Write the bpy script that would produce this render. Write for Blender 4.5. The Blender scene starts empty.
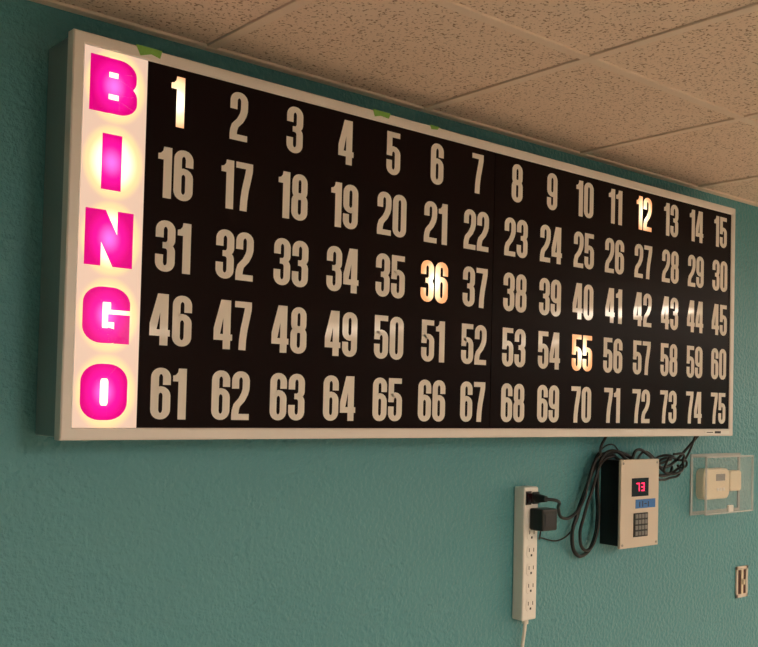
import bpy, bmesh, math
from mathutils import Matrix, Vector
Z0=1.641
scn=bpy.context.scene
COL=scn.collection
# ---------------------------------------------------------------- materials
def newmat(name):
    m=bpy.data.materials.new(name); m.use_nodes=True
    nt=m.node_tree; b=nt.nodes['Principled BSDF']
    return m,nt,b
def srgb(r,g,b):
    f=lambda c:(c/255/12.92 if c/255<=.04045 else ((c/255+.055)/1.055)**2.4)
    return (f(r),f(g),f(b),1)
def mat(name,col,rough=.5,metal=0,em=None,es=0,bump=0,bscale=200,spec=.5,var=0.0):
    m,nt,b=newmat(name)
    b.inputs['Base Color'].default_value=col
    b.inputs['Roughness'].default_value=rough
    b.inputs['Metallic'].default_value=metal
    b.inputs['Specular IOR Level'].default_value=spec
    if em: b.inputs['Emission Color'].default_value=em; b.inputs['Emission Strength'].default_value=es
    tc=nt.nodes.new('ShaderNodeTexCoord')
    n=nt.nodes.new('ShaderNodeTexNoise'); n.inputs['Scale'].default_value=bscale
    nt.links.new(tc.outputs['Object'],n.inputs['Vector'])
    if bump:
        bp=nt.nodes.new('ShaderNodeBump'); bp.inputs['Distance'].default_value=bump
        nt.links.new(n.outputs['Fac'],bp.inputs['Height']); nt.links.new(bp.outputs['Normal'],b.inputs['Normal'])
    if var:
        mx=nt.nodes.new('ShaderNodeMix'); mx.data_type='RGBA'
        mx.inputs[6].default_value=tuple(c*(1-var) for c in col[:3])+(1,)
        mx.inputs[7].default_value=tuple(min(1,c*(1+var)) for c in col[:3])+(1,)
        nt.links.new(n.outputs['Fac'],mx.inputs[0]); nt.links.new(mx.outputs[2],b.inputs['Base Color'])
    return m
def wall_mat():
    m,nt,b=newmat('teal_orange_peel_paint')
    tc=nt.nodes.new('ShaderNodeTexCoord')
    n1=nt.nodes.new('ShaderNodeTexNoise'); n1.inputs['Scale'].default_value=80; n1.inputs['Detail'].default_value=3; n1.inputs['Roughness'].default_value=.5
    n2=nt.nodes.new('ShaderNodeTexNoise'); n2.inputs['Scale'].default_value=2.0; n2.inputs['Detail'].default_value=3
    nt.links.new(tc.outputs['Object'],n1.inputs['Vector']); nt.links.new(tc.outputs['Object'],n2.inputs['Vector'])
    mx=nt.nodes.new('ShaderNodeMix'); mx.data_type='RGBA'
    mx.inputs[6].default_value=srgb(79,144,152); mx.inputs[7].default_value=srgb(86,151,158)
    nt.links.new(n2.outputs['Fac'],mx.inputs[0]); nt.links.new(mx.outputs[2],b.inputs['Base Color'])
    r=nt.nodes.new('ShaderNodeValToRGB'); r.color_ramp.elements[0].position=.38; r.color_ramp.elements[1].position=.66
    nt.links.new(n1.outputs['Fac'],r.inputs[0])
    bp=nt.nodes.new('ShaderNodeBump'); bp.inputs['Distance'].default_value=.0024; bp.inputs['Strength'].default_value=.9
    nt.links.new(r.outputs[0],bp.inputs['Height']); nt.links.new(bp.outputs['Normal'],b.inputs['Normal'])
    b.inputs['Roughness'].default_value=.38
    return m
def ceil_mat():
    m,nt,b=newmat('acoustic_tile_speckled')
    tc=nt.nodes.new('ShaderNodeTexCoord')
    n1=nt.nodes.new('ShaderNodeTexNoise'); n1.inputs['Scale'].default_value=165; n1.inputs['Detail'].default_value=2
    nt.links.new(tc.outputs['Object'],n1.inputs['Vector'])
    r=nt.nodes.new('ShaderNodeValToRGB'); e=r.color_ramp.elements
    e[0].position=.34; e[0].color=(0,0,0,1); e[1].position=.43; e[1].color=(1,1,1,1)
    nt.links.new(n1.outputs['Fac'],r.inputs[0])
    mx=nt.nodes.new('ShaderNodeMix'); mx.data_type='RGBA'
    mx.inputs[6].default_value=srgb(160,130,108); mx.inputs[7].default_value=srgb(234,210,191)
    nt.links.new(r.outputs[0],mx.inputs[0]); nt.links.new(mx.outputs[2],b.inputs['Base Color'])
    bp=nt.nodes.new('ShaderNodeBump'); bp.inputs['Distance'].default_value=.001
    nt.links.new(r.outputs[0],bp.inputs['Height']); nt.links.new(bp.outputs['Normal'],b.inputs['Normal'])
    b.inputs['Roughness'].default_value=.9
    return m
def painted_glow_mat(name,base,c0,c1,s0,s1,rx,rz,cx=0,cz=0,period=None,rough=.12,p0=.1,p1=1.0,cm=None,pm=.5,sm=None):
    """back-lit plastic look: lamp glow painted as a radial emission ramp, no lamps behind"""
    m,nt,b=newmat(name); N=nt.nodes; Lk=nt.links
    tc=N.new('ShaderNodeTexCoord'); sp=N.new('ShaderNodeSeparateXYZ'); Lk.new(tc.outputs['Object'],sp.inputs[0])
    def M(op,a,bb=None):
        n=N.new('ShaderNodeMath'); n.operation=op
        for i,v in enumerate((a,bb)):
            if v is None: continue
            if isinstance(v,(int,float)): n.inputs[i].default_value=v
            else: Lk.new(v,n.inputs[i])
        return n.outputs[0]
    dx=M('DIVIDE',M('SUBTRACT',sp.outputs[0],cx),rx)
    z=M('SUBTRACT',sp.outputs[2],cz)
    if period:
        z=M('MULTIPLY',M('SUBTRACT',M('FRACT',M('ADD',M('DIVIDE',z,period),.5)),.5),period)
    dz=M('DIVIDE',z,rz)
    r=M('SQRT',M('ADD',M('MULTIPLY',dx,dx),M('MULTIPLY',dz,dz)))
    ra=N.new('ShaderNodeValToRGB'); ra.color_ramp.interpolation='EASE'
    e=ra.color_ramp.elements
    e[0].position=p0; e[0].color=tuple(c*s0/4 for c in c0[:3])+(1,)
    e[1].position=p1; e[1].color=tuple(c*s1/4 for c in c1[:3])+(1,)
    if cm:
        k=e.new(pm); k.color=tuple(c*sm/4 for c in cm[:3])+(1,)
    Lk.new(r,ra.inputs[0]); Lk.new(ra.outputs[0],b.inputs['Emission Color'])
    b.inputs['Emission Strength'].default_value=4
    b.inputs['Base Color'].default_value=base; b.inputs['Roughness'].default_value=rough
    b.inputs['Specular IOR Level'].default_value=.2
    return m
M_wall=wall_mat(); M_ceil=ceil_mat()
M_tbar=mat('ceiling_grid_paint',srgb(232,210,192),.5,bump=.0002)
M_floor=mat('floor_vinyl',srgb(205,188,168),.45,var=.12,bscale=6)
M_frame=mat('frame_white_enamel',srgb(226,219,213),.35,bump=.0001,bscale=60)
M_cab=mat('cabinet_white_shade_tinted',srgb(120,143,143),.35,bump=.0003,bscale=90)  # white-painted cabinet; its side shade is put into this grey-teal base colour
M_black=mat('black_acrylic',srgb(27,18,18),.30,spec=.04,var=.05,bscale=4)
M_num=mat('cream_acrylic',srgb(232,224,214),.06,spec=.20,var=.03,bscale=5)
M_seam=mat('seam_dark_gap',srgb(8,6,6),.5)  # near-black strip behind the panel joint
M_white=mat('white_plastic',srgb(236,232,225),.35,bump=.0001)
M_beige=mat('beige_steel',srgb(212,200,184),.4,bump=.0002)
M_blk=mat('black_plastic',srgb(18,17,18),.4,bump=.0001)
M_cord=mat('black_rubber',srgb(14,14,15),.45,bump=.0001)
M_wcord=mat('white_rubber',srgb(225,220,208),.45,bump=.0001)
M_blue=mat('blue_tape',srgb(50,115,185),.6,var=.1)
M_green=mat('green_tape',srgb(125,178,80),.6,var=.15)
M_red=mat('red_led',(.6,.0,.05,1),.4,em=(1,.02,.10,1),es=2.2)
M_disp=mat('display_glass',srgb(40,8,14),.08)
M_key=mat('key_grey',srgb(130,128,125),.5)
M_ink=mat('ink_dark',srgb(40,40,45),.6)
M_cream=mat('cream_plastic',srgb(232,218,190),.45,bump=.0001)
M_brown=mat('outlet_cavity_brown',srgb(70,40,28),.7,var=.2)
M_metal=mat('screw_metal',srgb(170,168,160),.3,metal=1)
M_lens=mat('troffer_lens',(.9,.85,.75,1),.4,em=(1,.87,.735,1),es=31,bump=.0005,bscale=300)
def clear(name,alpha):
    m,nt,b=newmat(name); b.inputs['Base Color'].default_value=(.9,.92,.9,1); b.inputs['Roughness'].default_value=.05
    b.inputs['Alpha'].default_value=alpha; return m
M_clear=clear('clear_acrylic',.08); M_clear2=clear('clear_acrylic_edge',.40)
# ---------------------------------------------------------------- geometry helpers
def empty(name,loc=(0,0,Z0)):
    o=bpy.data.objects.new(name,None); o.empty_display_size=.1; COL.objects.link(o); o.location=loc; return o
def obj(name,me,mt,parent=None,loc=None):
    o=bpy.data.objects.new(name,me); COL.objects.link(o)
    if mt: me.materials.append(mt)
    if parent: o.parent=parent
    if loc is not None: o.location=loc
    elif not parent: o.location=(0,0,Z0)
    return o
def bm2(name,bm,mt,parent=None,loc=None,smooth=False):
    me=bpy.data.meshes.new(name); bm.to_mesh(me); bm.free()
    if smooth:
        for p in me.polygons: p.use_smooth=True
    return obj(name,me,mt,parent,loc)
def addbox(bm,x0,x1,y0,y1,z0,z1,bev=0,seg=2):
    t=bmesh.new(); bmesh.ops.create_cube(t,size=1)
    for v in t.verts:
        v.co=Vector(((x0+x1)/2+v.co.x*(x1-x0),(y0+y1)/2+v.co.y*(y1-y0),(z0+z1)/2+v.co.z*(z1-z0)))
    if bev: bmesh.ops.bevel(t,geom=t.edges[:],offset=bev,segments=seg,affect='EDGES',profile=.5)
    me=bpy.data.meshes.new('t'); t.to_mesh(me); t.free(); bm.from_mesh(me); bpy.data.meshes.remove(me)
def box(name,b6,mt,parent=None,bev=0,seg=2):
    bm=bmesh.new(); addbox(bm,*b6,bev=bev,seg=seg); return bm2(name,bm,mt,parent)
def boxes(name,lst,mt,parent=None,bev=0,seg=2):
    bm=bmesh.new()
    for b6 in lst: addbox(bm,*b6,bev=bev,seg=seg)
    return bm2(name,bm,mt,parent)
def rrect(x0,x1,z0,z1,r,n=6):
    P=[]
    for cx,cz,a in ((x1-r,z1-r,0),(x0+r,z1-r,90),(x0+r,z0+r,180),(x1-r,z0+r,270)):
        for i in range(n+1):
            t=math.radians(a+90*i/n); P.append((cx+r*math.cos(t),cz+r*math.sin(t)))
    return P
def prism(bm,pts,y0,y1,bev=0):
    """extruded outline in XZ, front face at y0 (toward room), back at y1"""
    t=bmesh.new()
    f=[t.verts.new((x,y0,z)) for x,z in pts]; k=[t.verts.new((x,y1,z)) for x,z in pts]
    ff=t.faces.new(f); t.faces.new(list(reversed(k)))
    n=len(pts)
    for i in range(n): t.faces.new((f[i],k[i],k[(i+1)%n],f[(i+1)%n]))
    bmesh.ops.recalc_face_normals(t,faces=t.faces[:])
    if bev: bmesh.ops.bevel(t,geom=[e for e in ff.edges],offset=bev,segments=3,affect='EDGES',profile=.5)
    me=bpy.data.meshes.new('t'); t.to_mesh(me); t.free(); bm.from_mesh(me); bpy.data.meshes.remove(me)
def cable(name,pts,r,mt,parent=None,cyc=False):
    cu=bpy.data.curves.new(name,'CURVE'); cu.dimensions='3D'; cu.bevel_depth=r; cu.bevel_resolution=4; cu.resolution_u=10
    s=cu.splines.new('BEZIER'); s.bezier_points.add(len(pts)-1)
    for b,p in zip(s.bezier_points,pts):
        b.co=p; b.handle_left_type=b.handle_right_type='AUTO'
    cu.use_fill_caps=True
    o=bpy.data.objects.new(name,cu); COL.objects.link(o); cu.materials.append(mt)
    if parent: o.parent=parent
    else: o.location=(0,0,Z0)
    return o
# ---------------------------------------------------------------- room
XL,XR,YF=-2.6,9.6,-10.4; ZC=.799; ZF=-Z0
box('wall_back',(XL-.1,XR+.1,0,.12,ZF,ZC+.15),M_wall)
box('wall_front',(XL-.1,XR+.1,YF-.12,YF,ZF,ZC+.15),M_wall)
box('wall_left',(XL-.12,XL,YF,0,ZF,ZC+.15),M_wall)
box('wall_right',(XR,XR+.12,YF,0,ZF,ZC+.15),M_wall)
box('floor',(XL-.12,XR+.12,YF-.12,.12,ZF-.1,ZF),M_floor)
boxes('baseboard_back',[(XL,XR,-.012,0,ZF,ZF+.1)],M_blk,bev=.003)
T=.61; X0=.3385; YE=-.504
ceil=empty('ceiling')
fix=[(1,6),(8,3),(8,8),(12,8),(0,4),(9,0),(2,8),(6,12),(12,2)]  # some troffers inferred from reflections; others added unseen to brighten the wall
box('tiles',(XL-.12,XR+.12,YF-.12,.12,ZC+.005,ZC+.05),M_ceil,ceil)
bars=[]
x=X0-5*T
while x<XR:
    if x>XL: bars.append((x-.012,x+.012,YF,0,ZC,ZC+.03))
    x+=T
y=YE
while y>YF:
    bars.append((XL,XR,y-.012,y+.012,ZC+.0004,ZC+.0304)); y-=T
bars.append((XL,XR,-.022,0,ZC-.001,ZC+.03))
boxes('grid_bars',bars,M_tbar,ceil,bev=.0012,seg=1)
for k,(i,j) in enumerate(fix):
    r=empty('unseen_ceiling_light' if k==0 else 'unseen_ceiling_light.%03d'%k)
    ax=X0+i*T; ay=YE-j*T
    fb=[(ax+.01,ax+T-.01,ay-.035,ay-.01,ZC-.012,ZC+.004),(ax+.01,ax+T-.01,ay-2*T+.01,ay-2*T+.035,ZC-.012,ZC+.004),
        (ax+.01,ax+.035,ay-2*T+.01,ay-.01,ZC-.012,ZC+.004),(ax+T-.035,ax+T-.01,ay-2*T+.01,ay-.01,ZC-.012,ZC+.004)]
    boxes('housing',fb,M_tbar,r,bev=.002)
    box('lens',(ax+.034,ax+T-.034,ay-2*T+.034,ay-.034,ZC-.008,ZC-.001),M_lens,r)
# ---------------------------------------------------------------- glyphs
W_=.425; L=.084; R=.341; B=.062; TT=.938; RX=.12; RY=.13
def arc(cx,cy,rx,ry,a0,a1,n=8):
    return [(cx+rx*math.cos(math.radians(a0+(a1-a0)*i/n)),cy+ry*math.sin(math.radians(a0+(a1-a0)*i/n))) for i in range(n+1)]
def ribbon(P,hx,hy,closed=False):
    Q=[P[0]]
    for p in P[1:]:
        if math.dist(p,Q[-1])>1e-4: Q.append(p)
    if closed and math.dist(Q[0],Q[-1])<1e-4: Q.pop()
    n=len(Q); Ls=[];Rs=[]
    for i in range(n):
        if closed: a=Q[i-1]; c=Q[(i+1)%n]
        else: a=Q[max(0,i-1)]; c=Q[min(n-1,i+1)]
        tx,ty=c[0]-a[0],c[1]-a[1]; l=math.hypot(tx,ty); nx,ny=-ty/l,tx/l
        s=math.hypot(hx*nx,hy*ny); ox,oy=hx*hx*nx/s,hy*hy*ny/s
        Ls.append((Q[i][0]+ox,Q[i][1]+oy)); Rs.append((Q[i][0]-ox,Q[i][1]-oy))
    out=[]
    for i in range(n if closed else n-1):
        j=(i+1)%n; out.append([Rs[i],Rs[j],Ls[j],Ls[i]])
    return out
def rect(x0,x1,y0,y1): return [(x0,y0),(x1,y0),(x1,y1),(x0,y1)]
def loop(x0,x1,y0,y1,rx,ry):
    return arc(x1-rx,y1-ry,rx,ry,0,90)+arc(x0+rx,y1-ry,rx,ry,90,180)+arc(x0+rx,y0+ry,rx,ry,180,270)+arc(x1-rx,y0+ry,rx,ry,270,360)
HX,HY=.086,.062; Mx=(L+R)/2; hw=(R-L)/2
def top(): return arc(L+RX,TT-RY,RX,RY,180,90)+arc(R-RX,TT-RY,RX,RY,90,0)
def bot(): return arc(R-RX,B+RY,RX,RY,0,-90)+arc(L+RX,B+RY,RX,RY,270,180)
def digit(c):
    if c=='0': return W_,ribbon(loop(L,R,B,TT,RX,RY),HX,HY,True)
    if c=='1': return .30,[rect(.12,.30,0,1),[(0,.745),(.12,.745),(.12,1),(.105,.92),(.06,.87),(0,.855)]]
    if c=='2': return W_,ribbon([(L,.64),(L,.72)]+top()+[(R,.70),(R-.004,.63),(R-.03,.54),(Mx+.03,.42),(L+.04,.30),(L+.008,.20),(L,.12),(L,.02)],HX,HY)+[rect(0,W_,0,.125)]
    if c=='3': return W_,ribbon([(L,.66),(L,.72)]+top()+[(R,.68)]+arc(Mx,.63,hw,.115,0,-90),HX,HY)+ribbon(arc(Mx,.40,hw,.115,90,0)+[(R,.36)]+bot()+[(L,.33)],HX,HY)+[rect(Mx-.06,Mx+.02,.455,.575)]
    if c=='4': return .44,[rect(.22,.395,0,1),rect(0,.44,.18,.305),[(0,.305),(.15,.305),(.225,.66),(.225,1),(.16,1),(0,.42)]]
    if c=='5': return W_,[rect(.005,.17,.44,1),rect(.005,.41,.875,1)]+ribbon([(L,.45)]+arc(Mx,.49,hw,.12,180,0)+[(R,.36)]+bot()+[(L,.34)],HX,HY)
    if c=='6': return W_,ribbon([(R,.67),(R,.74)]+list(reversed(top()))+[(L,.5)]+list(reversed(bot()))+[(R,.40)]+arc(Mx,.46,hw,.12,0,180),HX,HY)
    if c=='9':
        w,g=digit('6'); return w,[[(w-x,1-y) for x,y in p] for p in g]
    if c=='7': return .41,[rect(0,.41,.875,1)]+ribbon([(.325,.94),(.322,.84),(.285,.66),(.235,.44),(.205,.22),(.195,0)],HX,HY)
    if c=='8': return W_,ribbon(loop(L,R,B,.53,RX,.125),HX,HY,True)+ribbon(loop(L+.008,R-.008,.51,TT,RX-.005,.12),HX-.004,HY,True)
def letter(c):
    hx,hy=.185,.135
    if c=='B': return .92,[rect(0,.36,0,1)]+ribbon([(.2,.87),(.56,.87)]+arc(.56,.735,.155,.135,90,0)+arc(.56,.66,.155,.135,0,-90)+[(.2,.525)],.18,.125)+ribbon([(.2,.475),(.56,.475)]+arc(.57,.345,.165,.13,90,0)+arc(.57,.265,.165,.135,0,-90)+[(.2,.13)],.18,.125)
    if c=='I': return .38,[rect(0,.38,0,1)]
    if c=='N': return .92,[rect(0,.31,0,1),rect(.61,.92,0,1),[(0,1),(.38,1),(.92,0),(.54,0)]]
    if c=='G': return .90,ribbon([(.715,.60),(.715,.68)]+arc(.54,.70,.175,.165,0,90)+arc(.36,.70,.175,.165,90,180)+arc(.36,.30,.175,.165,180,270)+arc(.50,.30,.17,.165,270,340),hx,hy)+[rect(.48,.90,.38,.52),rect(.60,.90,0,.52)]
    if c=='O': return .90,ribbon(loop(.188,.712,.13,.87,.20,.20),hx,hy-.005,True)
def glyphs(bm,items,y):
    """items: (char-geometry, x, z, scale)"""
    k=0
    for g,x,z,s in items:
        for q in g:
            k+=1
            vs=[bm.verts.new((x+a*s,y-.00002*(k%5),z+b_*s)) for a,b_ in q]
            f=bm.faces.new(vs); f.normal_update()
            if f.normal.y>0: f.normal_flip()
def numitems(txt,cx,cz,h):
    gs=[digit(c) for c in txt]; gap=.05
    w=sum(g[0] for g in gs)+gap*(len(gs)-1); x=cx-w*h/2; out=[]
    for g in gs: out.append((g[1],x,cz-h/2,h)); x+=(g[0]+gap)*h
    return out
# ---------------------------------------------------------------- bingo board
BW,BH,BD=2.208,.722,.125
board=empty('bingo_board')
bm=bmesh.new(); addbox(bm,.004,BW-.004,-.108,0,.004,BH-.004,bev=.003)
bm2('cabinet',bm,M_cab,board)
# mitred aluminium frame, profiled
bm=bmesh.new()
prof=[(0,-.100),(0,-.1225),(.0025,-.125),(.0195,-.125),(.022,-.1225),(.022,-.113)]
rings=[]
for ins,yy in prof:
    rings.append([bm.verts.new(p) for p in ((ins,yy,ins),(BW-ins,yy,ins),(BW-ins,yy,BH-ins),(ins,yy,BH-ins))])
for a,b2 in zip(rings,rings[1:]):
    for i in range(4): bm.faces.new((a[i],a[(i+1)%4],b2[(i+1)%4],b2[i]))
bmesh.ops.recalc_face_normals(bm,faces=bm.faces[:])
bm2('frame',bm,M_frame,board)
PY=-.1215
box('number_panel_a',(.146,1.0868,PY,PY+.004,.018,BH-.018),M_black,board)
box('number_panel_b',(1.0892,BW-.018,PY,PY+.004,.018,BH-.018),M_black,board)
box('panel_joint',(1.080,1.096,PY+.0045,PY+.006,.018,BH-.018),M_seam,board)
DZ=.13778; ZR=[.637-DZ*k for k in range(5)]
M_glowP=painted_glow_mat('letter_panel_painted_glow',srgb(130,112,98),(1,.95,.62),(.95,.66,.49),1.6,.82,.064,.074,.0835,ZR[4],DZ,p0=.42,p1=1.0,cm=(1,.74,.36),pm=.78,sm=1.05)  # bulb hot spots painted per cell into the emission colour
M_glowL=painted_glow_mat('magenta_painted_glow',srgb(150,5,80),(1,.12,.54),(.78,.0,.23),1.7,.85,.045,.055,.0800,ZR[4],DZ,p0=.0,p1=1.0,cm=(.95,.005,.35),pm=.6,sm=1.0)  # letters brighten at their centres by painted emission, not bulbs
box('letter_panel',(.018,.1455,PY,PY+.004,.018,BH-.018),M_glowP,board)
bm=bmesh.new(); it=[]
for c,z in zip('BINGO',ZR):
    w,g=letter(c); h=.101; it.append((g,.0800-w*h/2,z-h/2,h))
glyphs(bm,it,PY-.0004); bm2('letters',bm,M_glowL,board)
LIT={1,12,36,55}
bm=bmesh.new(); it=[]
n=0
for r_ in range(5):
    for c_ in range(15):
        n+=1; cx=.2095+.13621*c_+(.0074 if c_>=7 else 0); cz=ZR[r_]
        if n in LIT:
            b3=bmesh.new(); glyphs(b3,numitems(str(n),0,0,.096),0)
            mt=painted_glow_mat('number_painted_glow_%d'%n,srgb(130,105,80),(1,.93,.72),(1,.42,.17),2.0,1.0,.045,.055,p0=.1,p1=1.0,cm=(1,.74,.42),pm=.58,sm=1.3)  # number glow and its orange fringe painted as emission
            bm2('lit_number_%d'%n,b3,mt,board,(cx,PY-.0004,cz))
        else: it+=numitems(str(n),cx,cz,.096)
glyphs(bm,it,PY-.0004); bm2('numbers',bm,M_num,board)
box('maker_label',(2.046,2.185,-.1256,-.1248,.006,.017),M_white,board)
boxes('label_print',[(2.10,2.135,-.1258,-.1255,.008,.015),(2.055,2.09,-.1258,-.1255,.010,.0125)],M_ink,board)
bm=bmesh.new()
for P in ([(.118,.7235),(.172,.7235),(.168,.708),(.150,.712),(.128,.705)],[(.688,.7235),(.740,.7235),(.735,.711),(.712,.713),(.694,.708)],[(.862,.7235),(.892,.7235),(.886,.716),(.866,.714)]):
    prism(bm,P,-.1256,-.1248)
bm2('tape_scraps',bm,M_green,board)
# ---------------------------------------------------------------- power strip
ps=empty('power_strip')
box('body',(1.320,1.377,-.038,0,-.490,-.137),M_white,ps,bev=.005,seg=3)
SC=1.350
bm=bmesh.new()
ZO=(-.215,-.262,-.309,-.356,-.403,-.45)
for z in ZO: prism(bm,rrect(SC-.018,SC+.018,z-.017,z+.017,.012),-.0395,-.036,.0008)
bm2('outlet_faces',bm,M_white,ps)
sl=[]
for z in ZO[1:]:
    sl+=[(SC-.010,SC-.0075,-.0398,-.0390,z+.000,z+.010),(SC+.0075,SC+.010,-.0398,-.0390,z+.000,z+.010),(SC-.003,SC+.003,-.0398,-.0390,z-.012,z-.006)]
boxes('slots',sl,M_blk,ps)
box('rocker_bezel',(1.324,1.346,-.040,-.036,-.184,-.148),M_blk,ps,bev=.001)
box('rocker',(1.327,1.343,-.045,-.038,-.180,-.152),M_disp,ps,bev=.002)
ad=empty('power_adapter')
box('body',(1.338,1.400,-.085,-.0395,-.250,-.192),M_blk,ad,bev=.005,seg=3)
box('rating_label',(1.348,1.388,-.0855,-.0848,-.238,-.205),M_ink,ad)
pl=empty('power_plug')
bm=bmesh.new()
bmesh.ops.create_cone(bm,cap_ends=True,segments=20,radius1=.013,radius2=.008,depth=.036,matrix=Matrix.Translation((1.360,-.060,-.166))@Matrix.Rotation(math.radians(90),4,'X'))
bm2('plug_body',bm,M_blk,pl)
box('plug_base',(1.348,1.373,-.046,-.037,-.182,-.150),M_blk,pl,bev=.003)
# ---------------------------------------------------------------- caller control box
cb=empty('bingo_control_box')
box('chassis',(1.698,1.866,-.072,0,-.318,-.072),M_blk,cb,bev=.002)
box('face_plate',(1.686,1.873,-.080,-.071,-.323,-.069),M_beige,cb,bev=.0015)
box('display_window',(1.737,1.820,-.0812,-.0795,-.176,-.123),M_disp,cb,bev=.0006)
def seg7(ch,x,z,w,h,t):
    S={'7':'abc','3':'abcdg'}[ch]; o=[]
    for s in S:
        o.append({'a':(x,x+w,z+h-t,z+h),'g':(x,x+w,z+h/2-t/2,z+h/2+t/2),'d':(x,x+w,z,z+t),'b':(x+w-t,x+w,z+h/2,z+h),'c':(x+w-t,x+w,z,z+h/2)}[s])
    return o
boxes('led_digits',[(a,b2,-.0818,-.0810,c,d) for a,b2,c,d in seg7('7',1.759,-.161,.015,.024,.0032)+seg7('3',1.783,-.161,.015,.024,.0032)],M_red,cb)
box('blue_label',(1.757,1.856,-.0806,-.0798,-.211,-.185),M_blue,cb)
boxes('label_ink',[(1.775,1.779,-.0809,-.0805,-.207,-.192),(1.790,1.794,-.0809,-.0805,-.207,-.190),(1.800,1.812,-.0809,-.0805,-.200,-.197),(1.818,1.822,-.0809,-.0805,-.208,-.192)],M_ink,cb)
box('keypad',(1.748,1.817,-.083,-.0795,-.293,-.224),M_blk,cb,bev=.001)
boxes('keys',[(1.753+.0155*i,1.765+.0155*i,-.085,-.0825,-.289+.0165*j,-.277+.0165*j) for i in range(4) for j in range(4)],M_key,cb,bev=.0012)
bm=bmesh.new()
for sx in (1.696,1.863):
    for sz in (-.079,-.313):
        bmesh.ops.create_cone(bm,cap_ends=True,segments=12,radius1=.004,radius2=.003,depth=.002,matrix=Matrix.Translation((sx,-.081,sz))@Matrix.Rotation(math.radians(90),4,'X'))
bm2('screws',bm,M_metal,cb)
# ---------------------------------------------------------------- cables
wires=empty('cable_bundle')
cable('power_cord',[(1.360,-.076,-.166),(1.395,-.088,-.172),(1.432,-.06,-.195),(1.48,-.035,-.226),(1.53,-.03,-.226),(1.575,-.03,-.19),(1.605,-.03,-.125),(1.64,-.03,-.065),(1.70,-.03,-.056),(1.74,-.035,-.073)],.0045,M_cord,wires)
cable('coil_outer',[(1.70,-.022,-.066),(1.65,-.022,-.085),(1.60,-.022,-.155),(1.56,-.022,-.23),(1.545,-.02,-.285),(1.565,-.02,-.335),(1.605,-.02,-.338),(1.645,-.02,-.30),(1.662,-.018,-.23),(1.655,-.02,-.15),(1.665,-.02,-.085),(1.70,-.03,-.052),(1.77,-.04,-.060),(1.80,-.04,-.074)],.0055,M_cord,wires)
cable('coil_inner',[(1.72,-.033,-.060),(1.66,-.034,-.075),(1.617,-.034,-.15),(1.578,-.034,-.23),(1.565,-.032,-.28),(1.58,-.032,-.32),(1.61,-.032,-.322),(1.64,-.032,-.285),(1.652,-.03,-.22),(1.645,-.03,-.15),(1.655,-.032,-.07),(1.70,-.04,-.045),(1.76,-.05,-.074)],.0045,M_cord,wires)
cable('adapter_cord',[(1.355,-.065,-.250),(1.37,-.05,-.272),(1.42,-.012,-.280),(1.50,-.012,-.292),(1.56,-.012,-.262),(1.60,-.012,-.19),(1.63,-.012,-.11),(1.68,-.012,-.045),(1.72,-.02,-.028),(1.76,-.02,-.05),(1.78,-.03,-.074)],.0022,M_cord,wires)
cable('riser',[(1.66,-.03,-.075),(1.655,-.03,-.04),(1.67,-.035,-.008),(1.675,-.04,.004)],.004,M_cord,wires)
cable('lead_out',[(1.78,-.05,-.073),(1.80,-.05,-.045),(1.86,-.05,-.058),(1.92,-.04,-.088),(1.98,-.03,-.10),(2.04,-.025,-.085),(2.10,-.03,-.045),(2.14,-.05,.004)],.0045,M_cord,wires)
cable('lead_out_b',[(1.82,-.04,-.073),(1.84,-.045,-.052),(1.90,-.04,-.065),(1.96,-.03,-.105),(2.02,-.02,-.12),(2.08,-.02,-.10),(2.11,-.03,-.06),(2.12,-.05,.004)],.0035,M_cord,wires)
for k,(cx,cz,rx,rz,ph) in enumerate([(1.985,-.095,.075,.028,.2),(2.0,-.105,.065,.034,.8),(1.99,-.100,.085,.022,1.4),(2.01,-.09,.055,.03,2.2)]):
    pts=[(cx+rx*math.cos(ph+2*math.pi*t/9)+.15*rx*math.sin(3*t),-.018-.009*k-.004*math.sin(2*t),cz+rz*math.sin(ph+2*math.pi*t/9)+.12*(rx*math.cos(ph+2*math.pi*t/9))) for t in range(9)]
    cable('coil_%d'%k,pts,.0038,M_cord,wires)
cable('strip_cord',[(SC,-.022,-.489),(SC,-.022,-.505),(SC-.004,-.018,-.56),(SC-.012,-.015,-.72),(SC,-.015,-1.1),(1.36,-.02,-1.4),(1.38,-.03,-1.58),(1.45,-.06,ZF+.006)],.005,M_wcord,ps)
cable('strain_relief',[(SC,-.022,-.489),(SC,-.022,-.502)],.009,M_wcord,ps)
# ---------------------------------------------------------------- thermostat + clear guard
th=empty('thermostat')
bm=bmesh.new()
prism(bm,rrect(2.205,2.362,-.212,-.112,.022),-.030,0,.007)
bm2('main_body',bm,M_cream,th)
bm=bmesh.new(); prism(bm,rrect(2.368,2.440,-.190,-.122,.010),-.028,0,.005)
bm2('sensor_body',bm,M_cream,th)
box('lcd',(2.275,2.330,-.0308,-.0295,-.152,-.130),M_key,th)
boxes('buttons',[(2.280+.018*i,2.292+.018*i,-.032,-.0295,-.185,-.175) for i in range(3)],M_white,th,bev=.001)
gd=empty('thermostat_guard')
gx0,gx1,gz0,gz1=2.174,2.466,-.256,-.070
t=.003
box('cover_front',(gx0,gx1,-.055,-.055+t,gz0,gz1),M_clear,gd,bev=.001)
boxes('cover_sides',[(gx0,gx0+t,-.052,-.004,gz0,gz1),(gx1-t,gx1,-.052,-.004,gz0,gz1),(gx0+t,gx1-t,-.052,-.004,gz1-t,gz1),(gx0+t,gx1-t,-.052,-.004,gz0,gz0+t)],M_clear,gd)
e_=.004
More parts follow.
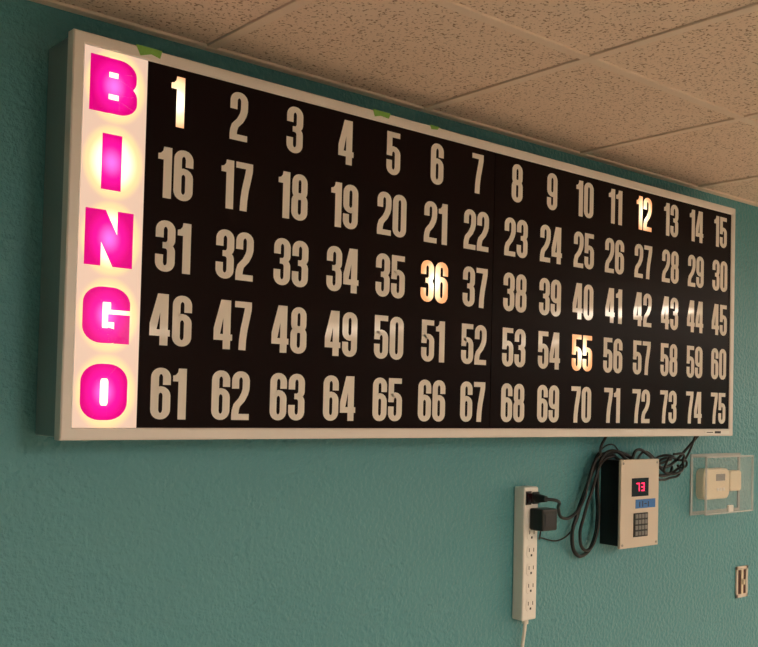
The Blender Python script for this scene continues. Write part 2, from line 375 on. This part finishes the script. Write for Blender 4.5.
boxes('cover_edges',[(gx0-.001,gx0+e_,-.0565,-.050,gz0,gz1),(gx1-e_,gx1+.001,-.0565,-.050,gz0,gz1),(gx0,gx1,-.0565,-.050,gz1-e_,gz1+.001),(gx0,gx1,-.0565,-.050,gz0-.001,gz0+e_)],M_clear2,gd,bev=.001)
boxes('base_flange',[(gx0-.006,gx1+.006,-.005,0,gz1-.006,gz1+.006),(gx0-.006,gx1+.006,-.005,0,gz0-.006,gz0+.006),(gx0-.006,gx0+.006,-.005,0,gz0,gz1),(gx1-.006,gx1+.006,-.005,0,gz0,gz1)],M_clear2,gd,bev=.001)
box('lock',(2.305,2.335,-.060,-.052,gz0+.004,gz0+.026),M_white,gd,bev=.003)
# ---------------------------------------------------------------- switch on the wall
ob=empty('light_switch')
sx,sz=.054,-.026
boxes('bracket',[(2.402+sx,2.412+sx,-.006,0,-.532+sz,-.426+sz),(2.464+sx,2.476+sx,-.006,0,-.532+sz,-.426+sz),(2.402+sx,2.476+sx,-.006,0,-.438+sz,-.426+sz),(2.402+sx,2.476+sx,-.006,0,-.532+sz,-.520+sz)],M_beige,ob,bev=.001)
box('box_cavity',(2.411+sx,2.465+sx,-.003,0,-.521+sz,-.437+sz),M_brown,ob)
box('yoke',(2.434+sx,2.446+sx,-.006,-.002,-.522+sz,-.436+sz),M_cream,ob,bev=.001)
box('toggle',(2.435+sx,2.445+sx,-.014,-.004,-.488+sz,-.470+sz),M_cream,ob,bev=.002)
# ---------------------------------------------------------------- world + camera
w=bpy.data.worlds.new('World'); scn.world=w; w.use_nodes=True
w.node_tree.nodes['Background'].inputs[0].default_value=(.6,.5,.4,1); w.node_tree.nodes['Background'].inputs[1].default_value=.02
yw,pi_,ro=map(math.radians,(39.32889,1.80733,1.46538))
fwd=Vector((math.sin(yw)*math.cos(pi_),math.cos(yw)*math.cos(pi_),math.sin(pi_)))
r0=Vector((math.cos(yw),-math.sin(yw),0)); u0=r0.cross(fwd)
rr=r0*math.cos(ro)+u0*math.sin(ro); uu=rr.cross(fwd)
cd=bpy.data.cameras.new('camera'); co=bpy.data.objects.new('camera',cd); COL.objects.link(co)
mw=Matrix.Identity(4)
for i in range(3):
    mw[i][0]=rr[i]; mw[i][1]=uu[i]; mw[i][2]=-fwd[i]
mw.translation=Vector((-.68167,-1.75508,.08355+Z0)); co.matrix_world=mw
cd.sensor_width=36; cd.lens=976.965/758*36; cd.shift_x=24.78/758; cd.shift_y=45.38/758; cd.clip_start=.02
scn.camera=co
scn.view_settings.view_transform='Standard'
